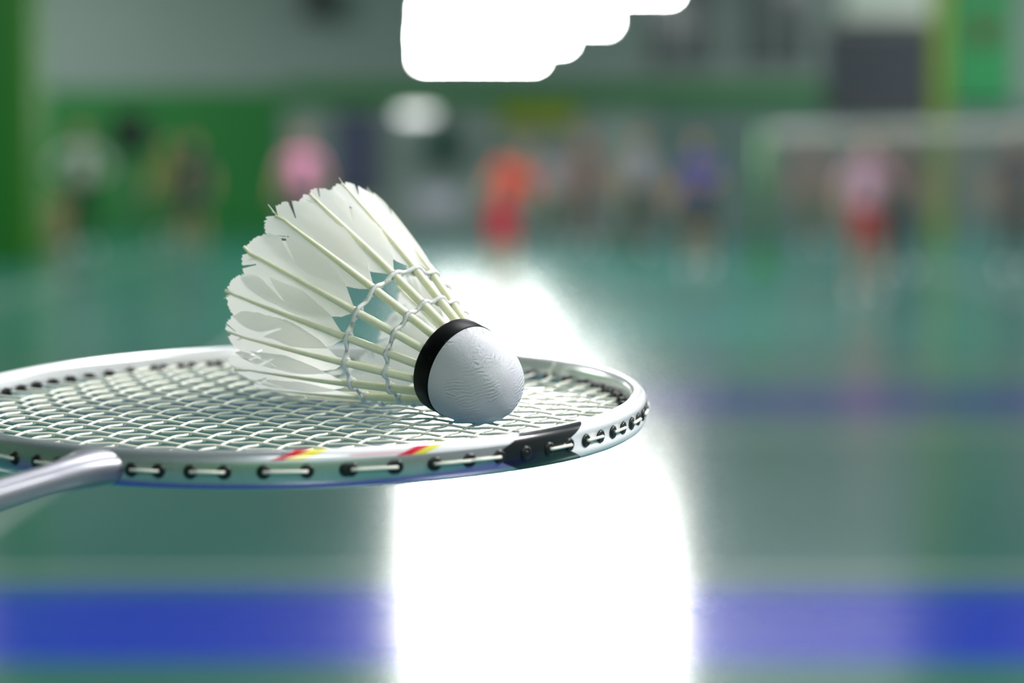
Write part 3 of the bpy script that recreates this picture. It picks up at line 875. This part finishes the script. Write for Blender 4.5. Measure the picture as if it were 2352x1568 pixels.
# feathers
m_vane, t, b = new_mat('feather_vane')
q = N(t)
uvn = t.nodes.new('ShaderNodeUVMap'); uvn.uv_map = 'UVMap'
sp = t.nodes.new('ShaderNodeSeparateXYZ'); t.links.new(uvn.outputs[0], sp.inputs[0])
barb = q.m('SINE', q.m('MULTIPLY', sp.outputs[0], 2 * PI / 0.55))
barb01 = q.m('MULTIPLY_ADD', barb, 0.5, 0.5)
nzv = t.nodes.new('ShaderNodeTexNoise'); nzv.inputs['Scale'].default_value = 1.0; nzv.inputs['Detail'].default_value = 3
mpv = t.nodes.new('ShaderNodeMapping'); mpv.inputs['Scale'].default_value = (1.6, 1.2, 1)
t.links.new(uvn.outputs[0], mpv.inputs[0]); t.links.new(mpv.outputs[0], nzv.inputs['Vector'])
colv = q.mix(q.m('MULTIPLY', barb01, 0.35), (0.95, 0.945, 0.89), (0.74, 0.745, 0.66))
colv = q.mix(q.m('MULTIPLY', nzv.outputs['Fac'], 0.25), colv, (0.97, 0.97, 0.95))
bpv = t.nodes.new('ShaderNodeBump'); bpv.inputs['Strength'].default_value = 0.35; bpv.inputs['Distance'].default_value = 0.00015
t.links.new(barb01, bpv.inputs['Height'])
dif = t.nodes.new('ShaderNodeBsdfDiffuse'); trn = t.nodes.new('ShaderNodeBsdfTranslucent'); gls = t.nodes.new('ShaderNodeBsdfGlossy')
gls.inputs['Roughness'].default_value = 0.35
for nd in (dif, trn, gls): t.links.new(bpv.outputs[0], nd.inputs['Normal'])
t.links.new(colv, dif.inputs['Color']); t.links.new(colv, trn.inputs['Color'])
m1 = t.nodes.new('ShaderNodeMixShader'); m1.inputs[0].default_value = 0.62
t.links.new(dif.outputs[0], m1.inputs[1]); t.links.new(trn.outputs[0], m1.inputs[2])
m2 = t.nodes.new('ShaderNodeMixShader'); m2.inputs[0].default_value = 0.06
t.links.new(m1.outputs[0], m2.inputs[1]); t.links.new(gls.outputs[0], m2.inputs[2])
t.links.new(m2.outputs[0], t.nodes['Material Output'].inputs[0])

m_stem, t, b = new_mat('feather_stem')
q = N(t)
tc = t.nodes.new('ShaderNodeTexCoord')
n1 = t.nodes.new('ShaderNodeTexNoise'); n1.inputs['Scale'].default_value = 500; n1.inputs['Detail'].default_value = 3
t.links.new(tc.outputs['Object'], n1.inputs['Vector'])
t.links.new(q.mix(n1.outputs['Fac'], hexc('d9dbb8'), hexc('eeeedd')), b.inputs['Base Color'])
b.inputs['Roughness'].default_value = 0.38
b.inputs['Subsurface Weight'].default_value = 0.5
b.inputs['Subsurface Radius'].default_value = (0.0016, 0.0016, 0.0009)
b.inputs['Subsurface Scale'].default_value = 1.0

SLEN = LT - LB
S1, S2 = 0.37, 0.165            # heights of the two thread rings along the stems
def stem_pt(th, s, dtip=0.0, bow=0.5):
    r = (RB - 1.15) + (RT - 0.5 - (RB - 1.15)) * s + bow * math.sin(PI * min(1, max(0, s))) + dtip * s * s
    z = LB + SLEN * s
    return Vector((r * math.sin(th), r * math.cos(th), z))
def width_at(x, wmax):
    if x < .375: return 0.0
    v = wmax * min(1.0, ((x - .375) / .31) ** 0.62)
    if x > .84: v *= math.sqrt(max(0.0, 1 - min(1, (x - .84) / .19) ** 3.4))
    return v
for k in range(16):
    rnd = random.Random(100 + k)
    th = T0 + k * PI / 8 + rnd.uniform(-.012, .012)
    er = Vector((math.sin(th), math.cos(th), 0)); et = Vector((math.cos(th), -math.sin(th), 0))
    dtip = rnd.uniform(-.7, .7)
    ax_l = (stem_pt(th, 1, dtip) - stem_pt(th, .4, dtip)).normalized()
    bm = bmesh.new()
    uvl = bm.loops.layers.uv.new('UVMap')
    tipcut = rnd.uniform(-.015, .015)
    for sg in (-1, 1):
        NB, NT = 70, 7
        wmax = (8.4 if sg < 0 else 7.9) * rnd.uniform(.94, 1.05)
        nspl = rnd.choice((1, 2, 2, 3)) if sg > 0 else rnd.choice((0, 1, 1, 2))
        splits = sorted(rnd.sample(range(30, 68), nspl)) if nspl else []
        base_b = math.radians(30 if sg < 0 else 34)
        offs = 0.0
        curl = rnd.uniform(-.3, .5)
        prev = None
        for bi in range(NB + 1):
            s = .375 + (.985 - .375) * bi / NB
            if bi in splits: offs = rnd.uniform(math.radians(3.0), math.radians(6.5))
            offs *= 0.90
            beta = base_b + math.radians(6) * (1 - bi / NB) + math.radians(5) * sstep(.8, 1, bi / NB)
            # length until the outline is reached
            Lb_ = 0.0; st_ = 0.25
            while Lb_ < 22:
                x = s + (Lb_ + st_) * math.cos(beta) / SLEN
                if (Lb_ + st_) * math.sin(beta) > width_at(x + tipcut, wmax): break
                Lb_ += st_
            Lb_ *= 1 + rnd.uniform(-.035, .02) + (rnd.uniform(-.12, .05) if s > .93 else 0)
            Lb_ = max(Lb_, 0.45)
            base = stem_pt(th, s, dtip)
            row = []
            for ti in range(NT + 1):
                tt = ti / NT
                ln = Lb_ * tt
                be = beta - offs * sstep(.3, 1, tt)
                wd = ln * math.sin(be)
                al = ln * math.cos(be) - 0.25 * Lb_ * tt * tt * 0.15
                if sg < 0: ro = 0.35 + 0.06 * wd - 0.016 * wd * wd + curl * 0.02 * wd
                else: ro = 0.05 - 0.10 * wd - 0.010 * wd * wd
                p = base + ax_l * al + et * (sg * wd) + er * ro
                row.append((bm.verts.new(p * MM), (s * SLEN, ln)))
            if prev:
                for ti in range(NT):
                    if bi in splits and ti >= 3: continue
                    a_, b_, c_, d_ = prev[ti], row[ti], row[ti + 1], prev[ti + 1]
                    try:
                        f = bm.faces.new((a_[0], b_[0], c_[0], d_[0]))
                        for lp, src in zip(f.loops, (a_, b_, c_, d_)): lp[uvl].uv = src[1]
                    except ValueError: pass
            prev = row
    fo = obj('feather', mesh_from(bm, 'feather'), m_vane, shuttle)
    # stem
    bm = bmesh.new()
    tip_s = 1.0 + rnd.uniform(-.01, .03)
    ss = [-.035 + (tip_s + .035) * i / 22 for i in range(23)]
    pts, rad = [], []
    for s in ss:
        p = stem_pt(th, s, dtip)
        if s > .9: p += et * (s - .9) * rnd.uniform(-6, 6)
        pts.append(p * MM)
        rad.append((1.2 - .12 * sstep(0, .4, s) - .66 * sstep(.3, 1.05, s)) * MM)
    tube(bm, pts, rad, 10)
    obj('stem', mesh_from(bm, 'stem'), m_stem, fo)
    # loose broken barbs at the tip
    bm = bmesh.new()
    for _ in range(5):
        s = rnd.uniform(.9, 1.0)
        p = stem_pt(th, s, dtip)
        d_ = (ax_l * rnd.uniform(.5, 1) + et * rnd.uniform(-.7, .7) + er * rnd.uniform(-.2, .3)).normalized() * rnd.uniform(1.5, 3.4)
        tube(bm, [p * MM, (p + d_ * .6) * MM, (p + d_ + er * rnd.uniform(-.3, .3)) * MM], [.16 * MM, .12 * MM, .07 * MM], 4)
    obj('loose_barbs', mesh_from(bm, 'loose_barbs'), m_stem, fo, kind='stuff')

# thread rings, glued
m_thr = pmat('thread_glue', hexc('f6f7f2'), .25, noise=.04, scale=700, coat=.5, bump=.25)
b = m_thr.node_tree.nodes['Principled BSDF']
b.inputs['Subsurface Weight'].default_value = 0.6
b.inputs['Subsurface Radius'].default_value = (0.0015, 0.0015, 0.0015)
b.inputs['Subsurface Scale'].default_value = 1.0
for S in (S1, S2):
    bm = bmesh.new()
    for strand in (0, 1):
        pts = []
        for i in range(16 * 8):
            ph = i / 8.0
            th = T0 + ph * PI / 8
            base = stem_pt(th, S)
            near = math.cos(2 * PI * ph) * .5 + .5
            er = Vector((math.sin(th), math.cos(th), 0))
            off = (1.15 * near - .25 * (1 - near)) if strand == 0 else (-1.0 * near - .1 * (1 - near))
            wob = .35 * math.sin(ph * 2.3 + strand) * (1 - near)
            pts.append((base + er * off + Vector((0, 0, wob + (.3 if strand else -.3) * near))) * MM)
        closed_tube(bm, pts, (.6 if strand == 0 else .45) * MM, 8)
    for k in range(16):
        th = T0 + k * PI / 8
        c0 = stem_pt(th, S)
        er = Vector((math.sin(th), math.cos(th), 0)); et = Vector((math.cos(th), -math.sin(th), 0))
        pts = [(c0 + 1.22 * (math.cos(a) * er + math.sin(a) * et) + Vector((0, 0, .35 * math.sin(a)))) * MM for a in [2 * PI * i / 14 for i in range(14)]]
        closed_tube(bm, pts, .42 * MM, 6)
    obj('thread_ring', mesh_from(bm, 'thread_ring'), m_thr, shuttle)
